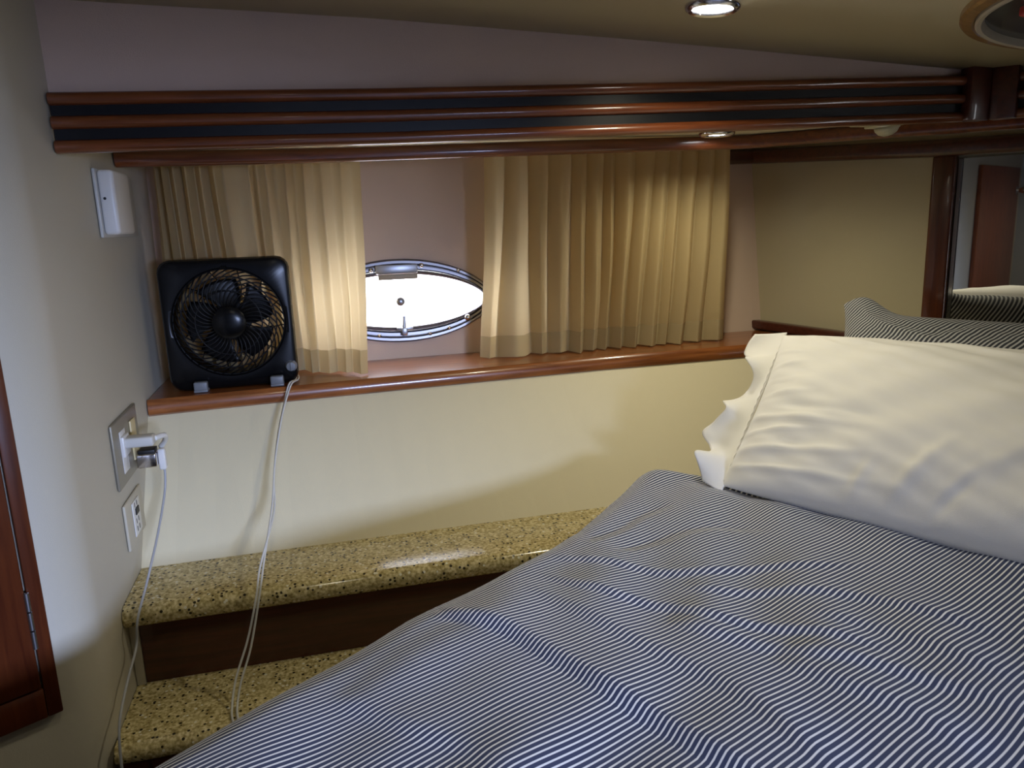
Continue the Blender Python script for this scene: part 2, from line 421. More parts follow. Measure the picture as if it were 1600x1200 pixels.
def hy(z, d): return hull_y(z)-d
bm = bmesh.new(); box(bm, .132, .226, hy(-.1, .021), hy(-.1, .010), -.113, -.093, .002); hp = part('hinge_plate', bm, M['steel'], win, autos=True)
bm = bmesh.new(); box(bm, .137, .225, hy(-.12, .019), hy(-.12, .010), -.1265, -.1145, .0015); part('hinge_leaf', bm, M['beige'], hp, autos=True)
for x, z in ((.123, -.104), (.236, -.098)):
    bm = bmesh.new(); lathe(bm, [(0, .006), (.004, .005), (.0055, .002), (.0055, -.003)], 16, frame_m((x, hy(z, .010), z), (1, 0, 0), ez=(0, -1, .0))); part('screw', bm, M['chrome'], f, smooth=True)
for x, z, sc_ in ((.320, -.113, 1), (.29, -.243, 1), (.335, -.222, 1.6), (.245, -.2525, 1), (.13, -.2500, 1)):
    bm = bmesh.new(); lathe(bm, [(0, .004), (.003*sc_, .0035), (.0045*sc_, .001), (.0045*sc_, -.003)], 16, frame_m((x, hy(z, .009), z), (1, 0, 0), ez=(0, -1, 0))); part('screw', bm, M['chrome'], f, smooth=True)
bm = bmesh.new(); lathe(bm, [(0, .007), (.008, .006), (.0108, .003), (.0108, -.001)], 24, frame_m((.1835, hy(-.177, .004), -.177), (1, 0, 0), ez=(0, -1, 0)))
part('pane_knob', bm, M['steel'], win, smooth=True)
lt = bmesh.new(); tube(lt, [(.188, hy(-.21, .018), -.208), (.187, hy(-.21, .018), -.222), (.186, hy(-.23, .016), -.238)], [.0038, .0044, .0055], 10)
box(lt, .170, .206, hy(-.235, .020), hy(-.235, .008), -.241, -.233, .002); box(lt, .179, .193, hy(-.243, .022), hy(-.243, .006), -.252, -.234, .002)
part('latch', lt, M['steel'], win, autos=True)

# ------------------------------------------------------------------ window sill
t = thing('window_sill', 'long varnished wooden sill with rounded front edge under the curtains and porthole', 'sill', (.3, 1.6, -.305))
bm = bmesh.new(); n = 40; X0, X1 = XL+.002, 1.16
path = [Vector((X0+(X1-X0)*i/n, yt(X0+(X1-X0)*i/n), -.3205)) for i in range(n+1)]
sweep(bm, path, [(-.022, .0), (-.022, .0140), (-.006, .0165), (-.0005, .013), (.003, .006), (.004, -.002), (.0025, -.010), (-.003, -.0145), (-.010, -.0150), (-.022, -.0150)])
part('nosing', bm, M['wood'], t, autos=True)
bm = bmesh.new()
def backy(x): return hull_y(-.305)-.002 if x < 1.10 else 1.75-(x-1.10)*2.75-.002
grid(bm, lambda u, v: Vector((X0+(X1-X0)*u, (yt(X0+(X1-X0)*u)+.012)*(1-v)+max(yt(X0+(X1-X0)*u)+.02, backy(X0+(X1-X0)*u))*v, -.3050)), 60, 1)
o = part('sill_board', bm, M['wood'], t); solid(o, .012, -1 if o.data.polygons[0].normal.z > 0 else 1)

# ------------------------------------------------------------------ louvred valances, corner block, pelmet and rails
def vtop(x): return lerp_tab([(-.32, .182), (-.14, .185), (.12, .189), (.41, .196), (.74, .204), (1.12, .214)], x)
def valance(name, label, path, group):
    mid = path[len(path)//2]
    t = thing(name, label, 'valance', mid, group)
    for k, dz in enumerate((.0085, .0385, .0690)):
        bm = bmesh.new(); sweep(bm, [p-Vector((0, 0, dz)) for p in path], [(.001, -.0083), (.010, -.0083), (.0145, -.006), (.0165, -.002), (.0165, .002), (.0145, .006), (.010, .0083), (.001, .0083)])
        part('rail', bm, M['woodv'], t, autos=True)
    bm = bmesh.new(); sweep(bm, [p-Vector((0, 0, .0385)) for p in path], [(.0, -.034), (.0085, -.034), (.0085, .034), (.0, .034)])
    part('backing_strip', bm, M['black_strip'], t); return t
valance('louvred_valance', 'long three-rail cherry wood valance with black grooves, above the curtains',
        [Vector((x, 1.186, vtop(x))) for x in np.linspace(XL+.003, 1.126, 24).tolist()], 'louvred wooden valances')
pb = Vector((1.192, 1.162, .2145))
valance('louvred_valance', 'short piece of three-rail wood valance right of the square corner block', [pb+BD*s for s in (0, .5, 1.1, 1.9)], 'louvred wooden valances')
bm = bmesh.new(); box(bm, 1.124, 1.168, 1.158, 1.186, .137, .226, .003)
box(bm, 0, .040, -.002, .026, .137, .226, .003, mtx=frame_m((1.166, 1.1585, 0), BD))
tag(obj('corner_block', bm, M['wood_dark'], autos=True), 'dark upright wooden corner block joining the two louvred valances', 'wood trim')
pr = rrect(.022, .027, .009, 4, .0, -.0135)
pth = smooth_path([(XL+.003, 1.511, .137), (.0, 1.511, .138), (.40, 1.511, .1445), (.84, 1.511, .1505)], 6)+smooth_path([(.90, 1.50, .151), (.96, 1.45, .1515), (1.10, 1.31, .151), (1.23, 1.185, .150), (1.30, 1.09, .150), (1.60, .60, .150), (1.9, .1, .150)], 6)
bm = bmesh.new(); sweep(bm, pth, [(n_, z_) for n_, z_ in pr])
tag(obj('curtain_pelmet', bm, M['woodv'], autos=True), 'single rounded dark wooden rail directly above the curtain tops', 'curtain rail')
bm = bmesh.new()
zt = [.143, .143, .121, .118, .118]
pp = [Vector((.985, 1.772, .143)), Vector((1.083, 1.772, .143)), BH+BN*.004+Vector((0, 0, .123)), BH+BN*.004+BD*.3+Vector((0, 0, .118)), BH+BN*.004+BD*1.9+Vector((0, 0, .116))]
sweep(bm, pp, rrect(.030, .034, .010, 4, .010, -.017))
tag(obj('headboard_rail', bm, M['wood_dark'], autos=True), 'short dark wooden rail above the padded panel and mirror, right of the curtains', 'wood trim')
# post between padded panel and mirror
bm = bmesh.new(); box(bm, -.004, .040, -.022, .0, -.55, .092, .006, 3, mtx=frame_m(BH, BD))
tag(obj('mirror_post', bm, M['woodz'], autos=True), 'upright dark wooden post between the padded panel and the mirror', 'post')
t = thing('wall_mirror', 'wall mirror at right edge showing pillows and a wooden door', 'mirror', BH+BD*.3+Vector((0, 0, -.45)))
bm = bmesh.new(); box(bm, .050, 1.3, -.008, -.003, -.45, .083, mtx=frame_m(BH, BD)); part('glass', bm, M['mirror'], t)
bm = bmesh.new(); box(bm, .041, .0495, -.0095, -.002, -.45, .083, .001, mtx=frame_m(BH, BD)); part('edge_strip', bm, M['mirror_edge'], t)

# ------------------------------------------------------------------ granite counter and step
def granite_slab(name, label, x0, x1, yb, yf, top, th):
    bm = bmesh.new(); r = th/2
    prof = [(0, -th), (yb-yf-r, -th)]+[(yb-yf-r+r*math.sin(a), -r-r*math.cos(a)) for a in [PI*k/8 for k in range(1, 8)]]+[(yb-yf-r, 0), (0, 0)]
    sweep(bm, [Vector((x0, yb, top)), Vector(((x0+x1)/2, yb, top)), Vector((x1, yb, top))], prof)
    return tag(obj(name, bm, M['granite'], autos=True), label, 'counter' if top > -.6 else 'step')
granite_slab('granite_counter', 'speckled yellow granite counter top under the sloping cream wall', XL+.001, 1.25, 1.30, 1.150, -.5455, .034)
granite_slab('granite_step', 'lower speckled granite step at bottom left, below the wood riser', XL+.001, .42, 1.195, 1.020, -.684, .030)
t = thing('counter_riser', 'dark red wooden riser between the granite counter and lower granite step', 'wood panel', (.3, 1.19, -.684))
bm = bmesh.new(); box(bm, XL+.014, .60, 1.180, 1.194, -.684, -.5800); part('panel', bm, M['wood_dark'], t)
bm = bmesh.new(); box(bm, XL+.001, XL+.0135, 1.176, 1.194, -.684, -.5800); o = part('end_filler', bm, M['cream_left'], t); o['label'] = 'cream filler strip'
bm = bmesh.new(); box(bm, XL+.001, .42, 1.045, 1.06, FLOOR, -.7145); tag(obj('step_riser', bm, M['wood_dark']), 'very dark wooden riser under the lower granite step', 'wood panel')

# ------------------------------------------------------------------ curtains
SILLZ = -.3045
def pleat_fn(edges, A0, A1, sharp=.75, depth=None):
    def f(x, v):   # v 0 top .. 1 bottom
        for k in range(len(edges)-1):
            a, b = edges[k], edges[k+1]
            if x <= b or k == len(edges)-2:
                u = min(1, max(0, (x-a)/(b-a))); amp = (A0+(A1-A0)*v)*(depth[k] if depth else .75+.5*((k*37) % 10)/10)
                return -amp*max(0, math.sin(PI*u))**sharp
        return 0
    return f
def curtain(name, label, edges_top, edges_bot, ybase, A0, A1, ztop, zb, grp, sharp, hem=.047, n=260, depth=None):
    t = thing(name, label, 'curtain', ((edges_bot[0]+edges_bot[-1])/2, ybase((edges_bot[0]), 1), SILLZ), grp)
    K = len(edges_top)-1; f = pleat_fn([float(i) for i in range(K+1)], A0, A1, sharp, depth)
    rnd = [random.uniform(-.003, .003) for _ in range(K+2)]
    def P(s, v):
        k = min(int(s), K-1); u = s-k
        sm = u
        bl = v**1.2
        xt = edges_top[k]+(edges_top[k+1]-edges_top[k])*sm; xb = edges_bot[k]+(edges_bot[k+1]-edges_bot[k])*sm
        x = xt+(xb-xt)*bl
        y = ybase(x, v)+f(s, v)+.0016*math.sin(9*v+k*2.1)+.0012*math.sin(40*x+6*v)
        x += .004*math.sin(2*PI*u)*(.4+.6*v)+.003*math.sin(5*v+k)*v
        z0 = zb(x); z = ztop+(z0-ztop)*v+rnd[k]*(v > .99)*0
        return Vector((x, y, z))
    H = hem/(ztop+.3)
    bm = bmesh.new(); grid(bm, lambda u, v: P(u*K, v*(1-H)), n, 46); cl = part('cloth', bm, M['curtain'], t, smooth=True)
    bm = bmesh.new(); grid(bm, lambda u, v: P(u*K, 1-H+v*H)+Vector((0, -.0008, 0)), n, 6); o = part('hem', bm, M['hem'], cl, smooth=True); o['label'] = 'thicker double-layer hem band'
    return t
# left curtain, behind the fan, its free edge spilling forward over the sill
et = [-.286, -.272, -.259, -.236, -.212, -.186, -.160, -.110, -.078, -.040, -.004, .030, .068, .108]
eb = [-.300, -.270, -.245, -.222, -.196, -.170, -.140, -.105, -.070, -.040, -.010, .030, .062, .092]
def yb_left(x, v):
    s = min(1, max(0, (x+.045)/.12)); return 1.672-.045*s-.050*s*v**2.2+.006*math.sin(23*x)
curtain('curtain', 'loosely gathered beige curtain behind the black fan, left of the porthole', et, eb, yb_left, .023, .021, .134, lambda x: SILLZ+.0015+.004*abs(math.sin(34*x)), 'beige curtains', .8, depth=[1.2, 2.0, 1.3, 2.0, 1.2, 1.7, .35, 1.3, .9, 1.4, .9, .8, .8])
lobes = [748, 770, 822, 846, 878, 902, 928, 948, 971, 995, 1026, 1047, 1082, 1118, 1157]
def px2x(p): return .344+(p-748)*.00146+(.014 if 0 else .0)+.012*math.sin(PI*(p-748)/410)
ebr = [px2x(p) for p in lobes]
tops = [748, 778, 812, 842, 877, 901, 930, 948, 980, 1012, 1040, 1062, 1090, 1120, 1146]
etr = [.372+(p-748)*.001465+.008*math.sin(PI*(p-748)/400) for p in tops]
def yb_right(x, v): return 1.668-.012*v+.004*math.sin(31*x)
curtain('curtain', 'wide tightly pleated beige curtain right of the porthole', etr, ebr, yb_right, .021, .032, .138, lambda x: SILLZ+.001+.003*abs(math.sin(50*x)), 'beige curtains', .7, n=420)

# ------------------------------------------------------------------ box fan
FX, FZ, FY = -.166, -.1795, 1.552
t = thing('box_fan', 'square black desk fan with spiral grille standing on the wooden sill', 'fan', (FX, FY+.03, SILLZ))
N = 120
def sq(k, hw, hh, p=7.0):
    a = 2*PI*(k+.5)/N; c, s = math.cos(a), math.sin(a); rc = .024
    r = min(hw/max(abs(c), 1e-6), hh/max(abs(s), 1e-6)); x, z = r*c, r*s; ax, az = hw-rc, hh-rc
    if abs(x) > ax and abs(z) > az:      # corner arc hit by the ray
        b = abs(c)*ax+abs(s)*az; r = b+math.sqrt(max(0, b*b-ax*ax-az*az+rc*rc)); x, z = r*c, r*s
    return FX+x, FZ+z
def ci(k, r, cz=0): a = 2*PI*(k+.5)/N; return FX+r*math.cos(a), FZ+cz+r*math.sin(a)
HW, HH = .119, .1245
loops = []
for hw, hh, y in ((HW-.016, HH-.016, FY+.072), (HW-.008, HH-.008, FY+.072), (HW-.004, HH-.004, FY+.066), (HW, HH, FY+.020), (HW, HH, FY+.010), (HW-.003, HH-.003, FY+.003), (HW-.009, HH-.009, FY)):
    loops.append([(sq(k, hw, hh)[0], y, sq(k, hw, hh)[1]) for k in range(N)])
for r, y in ((.1045, FY+.001), (.1025, FY+.003), (.1010, FY+.010), (.1010, FY+.068), (.1045, FY+.072)):
    loops.append([(ci(k, r, .003)[0], y, ci(k, r, .003)[1]) for k in range(N)])
loops.append(loops[0])
bm = bmesh.new(); vs = [[bm.verts.new(p) for p in l] for l in loops[:-1]]; vs.append(vs[0])
for a, b in zip(vs, vs[1:]):
    for k in range(N): bm.faces.new((a[k], a[(k+1) % N], b[(k+1) % N], b[k]))
part('housing', bm, M['blackgloss'], t, autos=True)
GZ = FZ+.003
def gp(r, a, y): return (FX+r*math.cos(a), y, GZ+r*math.sin(a))
bm = bmesh.new()
for k in range(40):
    a0 = 2*PI*k/40; pts = []
    for i in range(9):
        u = i/8; r = .030+.0715*u; pts.append(gp(r, a0-.95*u*u*.8-.1*u, FY+.006-.011*math.sin(PI*min(1, .25+.75*u))))
    tube(bm, pts, .0015, 5)
for r in (.0605, .0870, .1012):
    u = (r-.030)/.0715; y = FY+.006-.011*math.sin(PI*min(1, .25+.75*u))
    tube(bm, [gp(r, 2*PI*k/64, y) for k in range(65)], .0013, 6, False)
gr = part('front_grille', bm, M['blackmatt'], t, smooth=True)
bm = bmesh.new(); lathe(bm, [(0, .006), (.014, .0055), (.026, .003), (.031, 0), (.0315, -.004), (.030, -.006), (0, -.006)], 48, frame_m((FX, FY-.003, GZ), (1, 0, 0), ez=(0, -1, 0)))
part('hub_cap', bm, M['blackgloss'], t, autos=True)
bm = bmesh.new()
for k in range(12):
    a0 = 2*PI*k/12; tube(bm, [gp(.03, a0, FY+.066), gp(.065, a0+.15, FY+.069), gp(.1012, a0+.35, FY+.066)], .0012, 5)
for r in (.07,): tube(bm, [gp(r, 2*PI*k/48, FY+.067) for k in range(49)], .0012, 6, False)
part('rear_grille', bm, M['blackmatt'], t, smooth=True)
bm = bmesh.new(); lathe(bm, [(0, 0), (.036, 0), (.038, .004), (.038, .030), (0, .030)], 40, frame_m((FX, FY+.067, GZ), (1, 0, 0), ez=(0, -1, 0))); motor = part('motor', bm, M['blackmatt'], t, autos=True)
for k in range(5):
    bm = bmesh.new(); a0 = 2*PI*k/5+.25
    def bl(u, v):
        r = .022+.059*u; a = a0+(v-.5)*(1.14-.14*u)+.35*u; return Vector(gp(r, a, FY+.030+(v-.5)*-.022*(1-.3*u)))
    grid(bm, bl, 10, 8); solid(part('blade', bm, M['blade'], motor, smooth=True), .0016)
bm = bmesh.new(); lathe(bm, [(0, .012), (.0085, .011), (.0098, .008), (.0105, .001), (.0118, 0), (.0118, -.003)], 28, frame_m((-.0605, FY+.001, -.2695), (1, 0, 0), ez=(0, -1, 0)))
box(bm, -.0618, -.0592, FY-.0135, FY-.010, -.278, -.261, .0008); o = part('dial_knob', bm, M['greyplastic'], t, autos=True); o['label'] = 'grey speed dial'
for x in (-.2285, -.0885):
    bm = bmesh.new(); box(bm, x-.0125, x+.0125, FY-.022, FY+.062, SILLZ+.0003, SILLZ+.005, .0015); box(bm, x-.0125, x+.0125, FY-.020, FY-.004, SILLZ+.0005, SILLZ+.020, .003, 3)
    o = part('foot', bm, M['greyplastic'], t, autos=True); o['label'] = 'grey rubber foot'
c1 = [(-.075, FY+.066, -.292), (-.052, FY+.05, -.298), (-.050, FY+.01, -.300), (-.061, 1.520, -.299), (-.071, 1.492, -.318), (-.083, 1.45, -.351), (-.097, 1.38, -.409), (-.104, 1.30, -.464), (-.115, 1.17, -.509), (-.121, 1.128, -.537), (-.140, 1.11, -.612), (-.157, 1.09, -.655), (-.163, 1.065, -.680), (-.158, 1.03, -.6810), (-.147, .99, -.70), (-.13, .96, -.80), (-.12, .93, -1.0)]
c2 = [(-.079, FY+.066, -.292), (-.058, FY+.05, -.298), (-.055, FY+.01, -.300), (-.066, 1.520, -.299), (-.076, 1.490, -.326), (-.091, 1.43, -.376), (-.1005, 1.36, -.432), (-.101, 1.29, -.471), (-.1195, 1.165, -.509), (-.1265, 1.124, -.542), (-.144, 1.112, -.602), (-.164, 1.09, -.650), (-.170, 1.06, -.680), (-.164, 1.025, -.6810), (-.152, .985, -.70), (-.14, .955, -.80), (-.13, .92, -1.0)]
bm = bmesh.new(); tube(bm, smooth_path(c1, 6), .00165, 8); tube(bm, smooth_path(c2, 6), .00165, 8)
o = part('power_cord', bm, M['cordw'], t, smooth=True); o['label'] = 'looped pale grey power cord'

# ------------------------------------------------------------------ left wall fittings
t = thing('junction_box', 'small white plastic box screwed to the left wall below the wooden rails', 'plastic box', (XL, 1.42, 0))
bm = bmesh.new(); box(bm, XL+.001, XL+.006, 1.345, 1.60, -.008, .098, .002); part('back_plate', bm, M['white2'], t, autos=True)
bm = bmesh.new(); box(bm, XL+.0062, XL+.030, 1.350, 1.458, -.004, .096, .006, 3); cv = part('cover', bm, M['white'], t, autos=True)
bm = bmesh.new(); lathe(bm, [(0, .0006), (.0022, .0005), (.0022, -.001)], 14, frame_m((XL+.014, 1.3498, .052), (1, 0, 0), ez=(0, -1, 0))); part('screw', bm, M['slot'], cv)

def plate(name, label, y0, y1, z0, z1, m):
    t = thing(name, label, 'wall plate', (XL, (y0+y1)/2, z0)); bm = bmesh.new(); box(bm, XL+.0008, XL+.0055, y0, y1, z0, z1, .0022, 3)
    part('face_plate', bm, m, t, autos=True); return t
t = plate('switch_plate', 'grey metal double switch plate on the left wall holding a plugged-in charger', 1.228, 1.392, -.388, -.284, M['plate'])
def pbox(name, m, y0, y1, z0, z1, x1, bev=.001):
    bm = bmesh.new(); box(bm, XL+.0057, XL+x1, y0, y1, z0, z1, bev); return part(name, bm, m, t, autos=True)
pbox('outlet_insert', M['white'], 1.262, 1.296, -.370, -.303, .0068)
o = pbox('rocker_switch', M['switch_y'], 1.330, 1.362, -.368, -.302, .0085); o['label'] = 'cream rocker switch'
t = plate('outlet_plate', 'cream outlet plate low on the left wall, below the grey switch plate', 1.236, 1.350, -.490, -.4145, M['plate2'])
pbox('outlet_insert', M['white'], 1.272, 1.318, -.480, -.424, .0075)
bm = bmesh.new(); box(bm, XL+.0076, XL+.0095, 1.284, 1.304, -.447, -.436, .0006); part('test_button', bm, M['slot'], t)
bm = bmesh.new()
for z in (-.430, -.457, -.470):
    for y in (1.284, 1.298): box(bm, XL+.0072, XL+.0078, y, y+.003, z-.004, z+.004)
part('slots', bm, M['slot'], t)

t = thing('charger_adapter', 'flat white power adapter plugged into the grey switch plate', 'charger', (XL+.007, 1.28, -.33), 'plugged-in chargers')
bm = bmesh.new(); box(bm, XL+.007, XL+.052, 1.266, 1.294, -.331, -.315, .004, 3); part('body', bm, M['white2'], t, autos=True)
bm = bmesh.new(); box(bm, XL+.0062, XL+.0115, 1.262, 1.298, -.344, -.311, .002); part('plug_base', bm, M['white'], t, autos=True)
bm = bmesh.new(); tube(bm, smooth_path([(XL+.050, 1.285, -.323), (XL+.060, 1.31, -.325), (XL+.0555, 1.34, -.340), (XL+.044, 1.357, -.356)], 5), [.0045]*16, 10)
part('connector', bm, M['white'], t, smooth=True)
t = thing('charger_plug', 'small silver and black USB charger cube with a grey cable hanging down', 'charger', (XL+.0087, 1.345, -.37), 'plugged-in chargers')
bm = bmesh.new(); box(bm, XL+.0087, XL+.040, 1.330, 1.360, -.384, -.360, .003, 3); part('body', bm, M['chrome'], t, autos=True)
bm = bmesh.new(); box(bm, XL+.012, XL+.038, 1.332, 1.358, -.3605, -.354, .001); o = part('cap', bm, M['slot'], t, autos=True); o['label'] = 'black top'
bm = bmesh.new(); box(bm, XL+.0405, XL+.052, 1.338, 1.352, -.392, -.356, .003, 3); part('cable_plug', bm, M['white'], t, autos=True)
cc_ = [(XL+.046, 1.345, -.388), (-.273, 1.345, -.400), (-.276, 1.335, -.432), (-.281, 1.27, -.478), (-.287, 1.190, -.520), (-.295, 1.138, -.556), (-.301, 1.133, -.596), (-.303, 1.07, -.616), (-.306, 1.022, -.645), (-.306, 1.003, -.690), (-.305, .995, -.78), (-.30, .98, -1.0)]
bm = bmesh.new(); tube(bm, smooth_path(cc_, 6), .0019, 8); part('cable', bm, M['cordg'], t, smooth=True)

# ------------------------------------------------------------------ doors on the door wall (local x runs aft from the round corner)
DM = frame_m(DR, DD)      # local y points out of the room
def dbox(name, m, parent, x0, x1, y0, y1, z0, z1, bev=.002):
    bm = bmesh.new(); box(bm, x0, x1, y0, y1, z0, z1, bev, 2, mtx=DM); return part(name, bm, m, parent, autos=True)
sgn = 1 if (DM @ Vector((0, 1, 0))-DR).dot(DN) > 0 else -1     # +y local = into room?
def yy(a, b): return (a, b) if sgn > 0 else (-b, -a)
t = thing('locker_door', 'reddish wooden locker door at left edge with a steel hinge', 'cabinet door', DM @ Vector((.2, 0, -.588)))
y0_, y1_ = yy(.0005, .012)
dbox('frame_stile', M['woodz'], t, .000, .0170, y0_, y1_, -.588, .20)
dbox('frame_bottom_rail', M['woodz'], t, .0172, .52, y0_, y1_, -.588, -.548)
y0_, y1_ = yy(.0005, .014)
leaf = dbox('door_leaf', M['woodz'], t, .0190, .52, y0_, y1_, -.546, .20, .003)
bm = bmesh.new()
for z in (-.430, -.455, -.480): 
    tube(bm, [DM @ Vector((.0180, sgn*.0155, z-.0115)), DM @ Vector((.0180, sgn*.0155, z+.0115))], .0030, 10)
part('hinge', bm, M['steel'], leaf, autos=True)
t = thing('cabin_door', 'wooden cabin door seen only in the mirror', 'door', DM @ Vector((1.1, 0, FLOOR)))
y0_, y1_ = yy(.001, .02)
leaf = dbox('door_leaf', M['woodr'], t, .80, 1.50, y0_, y1_, FLOOR, .160, .004)
bm = bmesh.new(); lathe(bm, [(0, .045), (.014, .043), (.02, .034), (.012, .018), (.010, .0), (.022, -.0)], 24, frame_m(DM @ Vector((1.46, sgn*.02, .045)), DD, ez=tuple(DN))); part('knob', bm, M['chrome'], leaf, smooth=True)

# ------------------------------------------------------------------ lamps
def downlight(x, y, z, r, label, tilt=None):
    t = thing('ceiling_downlight', label, 'light', (x, y, z), 'recessed round downlights')
    m4 = frame_m((x, y, z), (1, 0, tilt or 0), ez=(-(tilt or 0), 0, 1))
    bm = bmesh.new(); lathe(bm, [(r*1.42, .003), (r*1.42, -.001), (r*1.36, -.0045), (r*1.22, -.0065), (r*1.06, -.005), (r*1.02, -.001), (r*1.0, .003)], 48, m4); part('trim_ring', bm, M['chrome'], t, autos=True)
    bm = bmesh.new(); lathe(bm, [(0, -.0050), (r*.6, -.0042), (r*1.0, -.0015), (r*1.0, .001)], 40, m4); o = part('lens', bm, M['lamp_on'], t, smooth=True); o['label'] = 'lit white lens'
    return t
downlight(.535, .985, ceil_z(.535)-.001, .0255, 'lit chrome round ceiling light near the top edge', -.055)
downlight(.800, 1.447, .1505, .0250, 'lit round light in the soffit, between the valance and curtain rail')
downlight(-.02, .66, ceil_z(-.02)-.001, .0255, 'assumed lit round ceiling light outside the frame, above the step')  # fixture assumed around the near-step spot
downlight(.45, -.45, ceil_z(.45)-.001, .0255, 'added round ceiling fill light outside the frame, on the far side of the bed')  # fixture added around the far-side fill spot
downlight(-.95, -.20, ceil_z(-.95)-.001, .0255, 'added round ceiling fill light outside the frame, near the cabin door')  # fixture added around the aft fill spot
# round hatch fitting on the ceiling, upper right corner
HC = (1.055, .747, ceil_z(1.055)-.002)
t = thing('ceiling_hatch', 'large round ceiling hatch with a yellow wooden ring and dark glass, top right corner', 'hatch', HC)
m4 = frame_m(HC, (1, 0, -.064), ez=(.064, 0, 1))
RO = .258
bm = bmesh.new(); lathe(bm, [(RO, .006), (RO, -.006), (RO-.003, -.009), (RO-.015, -.010), (RO-.018, -.007), (RO-.018, .004)], 96, m4); part('wooden_ring', bm, M['ringwood'], t, autos=True)
bm = bmesh.new(); lathe(bm, [(RO-.0185, .004), (RO-.0185, -.011), (RO-.021, -.013), (RO-.026, -.012), (RO-.029, -.006), (RO-.029, .003)], 96, m4); part('inner_ring', bm, M['beige'], t, autos=True)
bm = bmesh.new(); lathe(bm, [(0, -.003), (RO-.0295, -.003), (RO-.0295, .002)], 96, m4); part('glass', bm, M['darkglass'], t, autos=True)
bm = bmesh.new(); box(bm, -.172, -.10, .070, .100, -.016, -.0035, .003, mtx=m4); o = part('latch', bm, M['red'], t, autos=True); o['label'] = 'red latch'
# cream swivel reading light under the soffit
t = thing('reading_light', 'small cream plastic swivel light under the soffit, right of the downlight', 'light', (1.03, 1.27, .152))
bm = bmesh.new(); box(bm, .985, 1.075, 1.250, 1.292, .1415, .1518, .002); box(bm, 1.012, 1.062, 1.248, 1.285, .137, .1419, .002); part('base', bm, M['beige_light'], t, autos=True)
bm = bmesh.new(); lathe(bm, [(0, -.015), (.008, -.014), (.016, -.010), (.021, -.003), (.022, .003), (0, .003)], 28, frame_m((1.047, 1.266, .1375), (1, 0, .25), ez=(-.25, 0, 1))); part('head', bm, M['beige_light'], t, smooth=True)
bm = bmesh.new(); lathe(bm, [(0, -.003), (.0035, -.002), (.0035, .002)], 12, frame_m((1.018, 1.2485, .1430), (1, 0, 0), ez=(0, -1, 0))); part('screw', bm, M['slot'], t)

# ------------------------------------------------------------------ bed: base, mattress, duvet
BEDZ = -.43
OUT = [(-.765, .250), (-.178, .631), (-.073, .708), (.062, .813), (.272, .938), (.392, 1.053), (.492, 1.152), (.530, 1.170), (.572, 1.158), (.63, 1.125), (.70, 1.105), (.80, 1.095), (1.15, 1.09), (1.33, 1.085),
       (1.345, 1.03), (2.05, -.14), (2.00, -.22), (.30, -1.32), (.17, -1.30), (-.76, .13)]
def smooth_poly(P, n=6):
    P = [Vector((p[0], p[1], 0)) for p in P]; out = []; m = len(P)
    for i in range(m):
        p0, p1, p2, p3 = P[i-1], P[i], P[(i+1) % m], P[(i+2) % m]
        for k in range(n):
            t = k/n; cr = .5*((2*p1)+(p2-p0)*t+(2*p0-5*p1+4*p2-p3)*t*t+(3*p1-p0-3*p2+p3)*t**3); ln = p1.lerp(p2, t)
            out.append(ln.lerp(cr, .6))
    return out
OP = np.array([(p.x, p.y) for p in smooth_poly(OUT)])
def sdf(X, Y):
    d = np.full(X.shape, 1e9); inside = np.zeros(X.shape, bool); n = len(OP)
    for i in range(n):
        ax, ay = OP[i]; bx, by = OP[(i+1) % n]
        ex, ey = bx-ax, by-ay; t = np.clip(((X-ax)*ex+(Y-ay)*ey)/(ex*ex+ey*ey), 0, 1)
        d = np.minimum(d, np.hypot(X-ax-t*ex, Y-ay-t*ey))
        c = ((ay > Y) != (by > Y)) & (X < (bx-ax)*(Y-ay)/(by-ay+1e-12)+ax); inside ^= c
    return np.where(inside, -d, d)
def sstep(t): t = np.clip(t, 0, 1); return t*t*(3-2*t)
def pline(X, Y, pts):
    """signed distance (left of travel positive) and position 0..1 along a polyline"""
    best = np.full(X.shape, 1e9); sg = np.zeros(X.shape); al = np.zeros(X.shape); P = [Vector((p[0], p[1], 0)) for p in pts]
    sp = smooth_path(P, 5); n = len(sp)-1
    for i in range(n):
        ax, ay = sp[i].x, sp[i].y; ex, ey = sp[i+1].x-ax, sp[i+1].y-ay; t = np.clip(((X-ax)*ex+(Y-ay)*ey)/(ex*ex+ey*ey), 0, 1)
        dd = np.hypot(X-ax-t*ex, Y-ay-t*ey); m = dd < best
        best = np.where(m, dd, best); sg = np.where(m, np.sign(ex*(Y-ay)-ey*(X-ax)), sg); al = np.where(m, (i+t)/n, al)
    return best, sg, al
